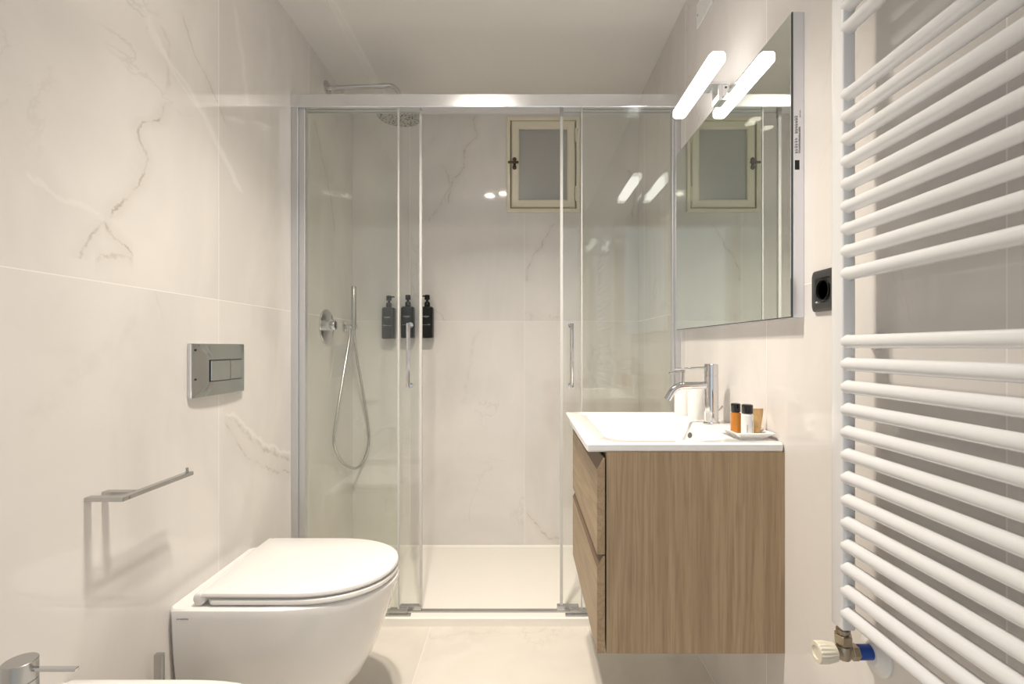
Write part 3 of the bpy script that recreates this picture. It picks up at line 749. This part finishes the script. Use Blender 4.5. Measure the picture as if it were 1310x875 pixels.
# radiator valve
vy, vz = 0.832, 0.5465
va = thing('radiator_valve', 'angled metal radiator valve with ivory knob and blue sleeve under the towel radiator', 'radiator valve', (kb, vy, vz))
bm = CY((kb, vy, zlow + 0.001), (kb, vy, vz), 0.0085, n=20)
cyl(bm, (kb, vy, zlow - 0.004), (kb, vy, zlow - 0.009), 0.011, n=24)
cyl(bm, (kb - 0.022, vy, vz), (kb + 0.020, vy, vz), 0.0115, n=20)
lathe(bm, (kb, vy, vz), (0, 0, 1), [(-0.0125, 0.006), (-0.010, 0.011), (0.0, 0.0135), (0.012, 0.011)], 20)
obj('valve_body', bm, 'brass', va, True)
bm = CY((kb, vy, vz + 0.016), (kb, vy, vz + 0.031), 0.0145, n=6, bev=0.0015)
obj('union_nut', bm, 'brass', va)
obj('union_nut', CY((kb + 0.012, vy, vz), (kb + 0.024, vy, vz), 0.0135, n=6, bev=0.0015), 'brass', va)
bm = bmesh.new()
rg = []
for t, r in ((0, 0.012), (0.002, 0.0150), (0.018, 0.0178), (0.030, 0.0178), (0.033, 0.0165), (0.0335, 0.011), (0.031, 0.010)):
    c = Vector((kb - 0.014 - t, vy, vz)); q = []
    for i in range(72):
        a = 2 * PI * i / 72; rr = r * (1 - (0.045 if i % 4 in (0, 1) and 0.002 < t < 0.031 else 0))
        q.append(c + Vector((0, rr * math.cos(a), rr * math.sin(a))))
    rg.append(q)
kn = obj('valve_knob', loft(bm, rg), 'knob', va); kn['label'] = 'ribbed ivory knob'
sl_ = obj('pipe_sleeve', CY((kb + 0.024, vy, vz), (XR - 0.006, vy, vz), 0.0122, n=24, bev=0.001), 'blue', va, True); sl_['label'] = 'blue sleeve'
obj('wall_rosette', lathe(bmesh.new(), (XR, vy, vz - 0.002), (-1, 0, 0), [(0, 0.036), (0.003, 0.036), (0.006, 0.033), (0.010, 0.020), (0.013, 0.017), (0.013, 0.0125)], 40), 'white_plastic', va, True)

# ------------------------------------------------------------------ toilet
def d_ring(xb, xt, yc, hwid, z, straight=0.5, n=40, back=0.012, p=2.15):
    """D-shaped outline: flat at the wall side, straight flanks, rounded front"""
    xs = xb + (xt - xb) * straight; pts = []
    pts += [(xb, yc + hwid - back, z), (xb + back, yc + hwid, z)]
    m = 4
    for i in range(1, m + 1): pts.append((xb + back + (xs - xb - back) * i / m, yc + hwid, z))
    for i in range(1, n):
        a = PI / 2 - PI * i / n
        ca_, sa_ = math.cos(a), math.sin(a)
        pts.append((xs + (xt - xs) * abs(ca_) ** (2 / p), yc + hwid * (1 if sa_ >= 0 else -1) * abs(sa_) ** (2 / p), z))
    for i in range(m, 0, -1): pts.append((xb + back + (xs - xb - back) * i / m, yc - hwid, z))
    pts += [(xb + back, yc - hwid, z), (xb, yc - hwid + back, z)]
    return pts
YT, HWT = 1.405, 0.192
to = thing('toilet', 'white wall hung toilet with closed soft curved lid on the left wall', 'toilet', (XL, YT, 0.07))
def bowl_rings(yc, hw, xt, top):
    R = []
    for z, s, l in ((0.055, .58, .59), (0.060, .63, .645), (0.078, .70, .70), (0.105, .765, .745), (0.155, .85, .825), (0.20, .905, .868), (0.25, .945, .905), (0.30, .972, .94), (0.35, .988, .972), (0.385, .997, .991), (0.402, 1.0, 1.0)):
        zz = z * top / 0.412
        R.append(d_ring(XL, XL + (xt - XL) * l, yc, hw * s, zz, 0.45))
    return R
XT = -0.362
R = bowl_rings(YT, HWT, XT, 0.412)
R.append(d_ring(XL, XT - .001, YT, HWT - .001, 0.408, .45)); R.append(d_ring(XL, XT - .006, YT, HWT - .006, 0.412, .45)); R.append(d_ring(XL + .06, XT - .05, YT, HWT - .05, 0.412, .45))
bo = obj('bowl', loft(bmesh.new(), R), 'ceramic', to, True)
SXB = -0.835
def pad(xb, xt, hw, z0, z1, r, st):
    return loft(bmesh.new(), [d_ring(xb + r, xt - r, YT, hw - r, z0, st), d_ring(xb, xt, YT, hw, z0 + r, st), d_ring(xb, xt, YT, hw, z1 - r, st), d_ring(xb + r * .3, xt - r * .3, YT, hw - r * .3, z1 - r * .3, st), d_ring(xb + r, xt - r, YT, hw - r, z1, st), d_ring(xb + .1, xt - .12, YT, hw - .1, z1 + .0012, st)])
obj('seat', pad(-0.80, XT - .002, HWT - .012, 0.4155, 0.4295, .004, .50), 'matt_white', to, True)
bm = pad(SXB + .012, XT - .002, HWT - .012, 0.4325, 0.4475, .006, .50)
lathe(bm, (SXB + .016, YT - HWT + .0125, 0.4310), (0, 1, 0), [(0, .0105), (.0015, .0140), (.005, .0162), (2 * HWT - .030, .0162), (2 * HWT - .0265, .0140), (2 * HWT - .025, .0105)], 24)
obj('lid', bm, 'matt_white', to, True)
for s in (-1, 1): obj('hinge', lathe(bmesh.new(), (SXB + .016, YT + s * .11, 0.411), (0, 0, 1), [(0, .010), (.008, .010)], 16), 'chrome', to, True)
# maker's mark, too small to read, on the near flank
kf = 620 / 1.213
xa = (226 - PU) / kf; za = H - (793 - PV) / kf
bm = glyphs(bmesh.new(), lambda s, h, dd: (xa + s, 1.2150 - dd, za + h), 0.030, 0.0042, 8, seed=31, depth=0.0022)
sub('maker_mark', bm, 'grey_print', bo)

# flush plate
fy0, fz0 = LW(239, 511); fy1 = LW(308, 500)[0]; fz1 = LW(239, 439)[1]
fz0, fz1 = 0.931, 1.080
fp = thing('flush_plate', 'chrome dual flush plate on the left wall above the toilet', 'flush plate', (XL, (fy0 + fy1) / 2, fz0))
obj('plate_base', BX(XL, XL + 0.011, fy0, fy1, fz0, fz1, bev=0.003), 'chrome', fp)
mid = (fz0 + fz1) / 2 - 0.002
bm = bmesh.new(); nseg = 14; rows = []
for zr, s_0, hgt in ((fz0 + .003, 0.0, .005), (mid - .033, 0.24, .0065), (mid + .033, 0.24, .0065), (fz1 - .003, 0.0, .005)):
    row = []
    for i in range(nseg + 1):
        q = s_0 + (1 - s_0) * i / nseg
        row.append((XL + 0.0125 + hgt * (1 - (2 * q - 1) ** 2) ** 0.7 + (0.0008 if s_0 else 0), fy0 + 0.004 + (fy1 - fy0 - 0.008) * q, zr))
    rows.append(row)
rv = [[bm.verts.new(p) for p in r] for r in rows]
for r0, r1 in zip(rv, rv[1:]):
    for i in range(nseg): bm.faces.new((r0[i], r0[i + 1], r1[i + 1], r1[i]))
bm.faces.new((rv[0][0], rv[1][0], rv[2][0], rv[3][0]))                  # the bevelled left facet
rim = rv[0] + [rv[1][-1], rv[2][-1]] + rv[3][::-1]
low = [bm.verts.new((XL + 0.0105, v.co.y, v.co.z)) for v in rim]
for i in range(len(rim)):
    j = (i + 1) % len(rim); bm.faces.new((rim[i], low[i], low[j], rim[j]))
bm.faces.new(low)
fpl = obj('front_plate', bm, 'dark_chrome', fp)
for p in fpl.data.polygons: p.use_smooth = False
for name, s0, s1 in (('large_button', 0.27, 0.64), ('small_button', 0.645, 0.88)):
    bm = bmesh.new(); ya_, yb_ = fy0 + (fy1 - fy0) * s0, fy0 + (fy1 - fy0) * s1
    xo_ = XL + 0.0200 if name == 'large_button' else XL + 0.0188
    box(bm, XL + 0.012, xo_ + 0.0022, ya_ + 0.001, yb_ - 0.001, mid - 0.029, mid + 0.029, bev=0.002)
    bt = obj(name, bm, 'dark_chrome', fp)
    sub('button_gap', BX(XL + 0.012, XL + (0.0204 if name == 'large_button' else 0.0192), ya_ - 0.001, yb_ + 0.001, mid - 0.031, mid + 0.031), 'black', bt)
for z in (fz0 + 0.052, fz1 - 0.018):
    obj('pin_hole', lathe(bmesh.new(), (XL + 0.0120, fy0 + 0.014, z), (1, 0, 0), [(0, 0.003), (0.003, 0.003)], 12), 'black', fp)

# ------------------------------------------------------------------ toilet roll holder
hy1, hz = LW(112, 638); hy2 = LW(134, 630)[0]; xt = -0.818
ph = thing('toilet_roll_holder', 'empty chrome toilet roll holder with one open arm on the left wall', 'toilet roll holder', (XL, hy1, hz))
ww, hh = 0.0085, 0.0045
bm = BX(XL, xt + ww, hy1 - ww, hy1 + ww, hz - hh, hz + hh, bev=0.0015)
obj('near_bracket', bm, 'satin_chrome', ph)
bm = BX(XL, xt - ww - 0.0003, hy2 - ww, hy2 + ww, hz - hh, hz + hh, bev=0.0015)
obj('far_bracket', bm, 'satin_chrome', ph)
ye = 1.195
ar = obj('roll_arm', BX(xt - ww, xt + ww, hy1 + ww + 0.0003, ye, hz - hh, hz + hh, bev=0.0015), 'satin_chrome', ph)
sub('end_stop', CY((xt, ye - 0.012, hz + hh - 0.001), (xt, ye - 0.012, hz + 0.016), 0.0032, n=12), 'satin_chrome', ar)

# ------------------------------------------------------------------ bidet
YB, HWB, ZB = 0.764, 0.188, 0.421
XBT = -0.36
R = bowl_rings(YB, HWB, XBT, ZB)
ztp = ZB
R += [d_ring(XL, XBT - .002, YB, HWB - .002, ztp - .003, .45), d_ring(XL, XBT - .008, YB, HWB - .008, ztp, .45), d_ring(XL + .155, XBT - .030, YB, HWB - .032, ztp, .35), d_ring(XL + .160, XBT - .036, YB, HWB - .038, ztp - .004, .35),
      d_ring(XL + .18, XBT - .06, YB, HWB - .06, ztp - .06, .35), d_ring(XL + .22, XBT - .12, YB, HWB - .11, ztp - .12, .35), d_ring(XL + .27, XBT - .2, YB, .02, ztp - .13, .4)]
bd = obj('bidet', loft(bmesh.new(), R), 'ceramic', None, True)
tag(bd, 'white wall hung bidet, only its rim showing in the bottom left corner', 'bidet')
gx, gy = -0.800, 0.772
bt = thing('bidet_tap', 'short round chrome tap with thin lever on the bidet', 'tap', (gx, gy, ZB))
ztap = H - (845 - PV) / F * gy
obj('tap_body', lathe(bmesh.new(), (gx, gy, ZB), (0, 0, 1), [(0, .026), (.004, .026), (.006, .0222), (ztap - ZB - .032, .0222), (ztap - ZB - .0315, .0210), (ztap - ZB - .030, .0210), (ztap - ZB - .0295, .0222), (ztap - ZB - .001, .0222), (ztap - ZB, .0212)], 40), 'satin_chrome', bt, True)
obj('lever', BX(gx + 0.012, gx + 0.092, gy - 0.004, gy + 0.004, ztap - 0.016, ztap - 0.0105, bev=0.0012), 'chrome', bt)
obj('spout', tube(bmesh.new(), spline([(gx + .01, gy, ZB + .075), (gx + .07, gy, ZB + .073), (gx + .10, gy, ZB + .062), (gx + .115, gy, ZB + .045)], 6), .010, 16), 'chrome', bt, True)

# slim brushed metal upright of the brush set between toilet and bidet
bx_, by_ = XL + 0.028, 1.150
br = thing('toilet_brush', 'slim square metal toilet brush handle standing between toilet and bidet', 'toilet brush', (bx_, by_, 0.0))
obj('holder', lathe(bmesh.new(), (bx_ + .018, by_, 0), (0, 0, 1), [(0, .042), (.003, .044), (.18, .044), (.182, .042), (.182, .040), (.02, .039), (.018, .01)], 32), 'satin_chrome', br, True)
obj('brush_handle', BX(bx_ - .010, bx_ + .010, by_ - .006, by_ + .006, 0.15, 0.343, bev=.002), 'satin_chrome', br)
obj('brush_head', lathe(bmesh.new(), (bx_ + 0.012, by_, 0.025), (0, 0, 1), [(0, .02), (.02, .032), (.09, .032), (.11, .012), (.13, .008)], 24), 'white_plastic', br, True)
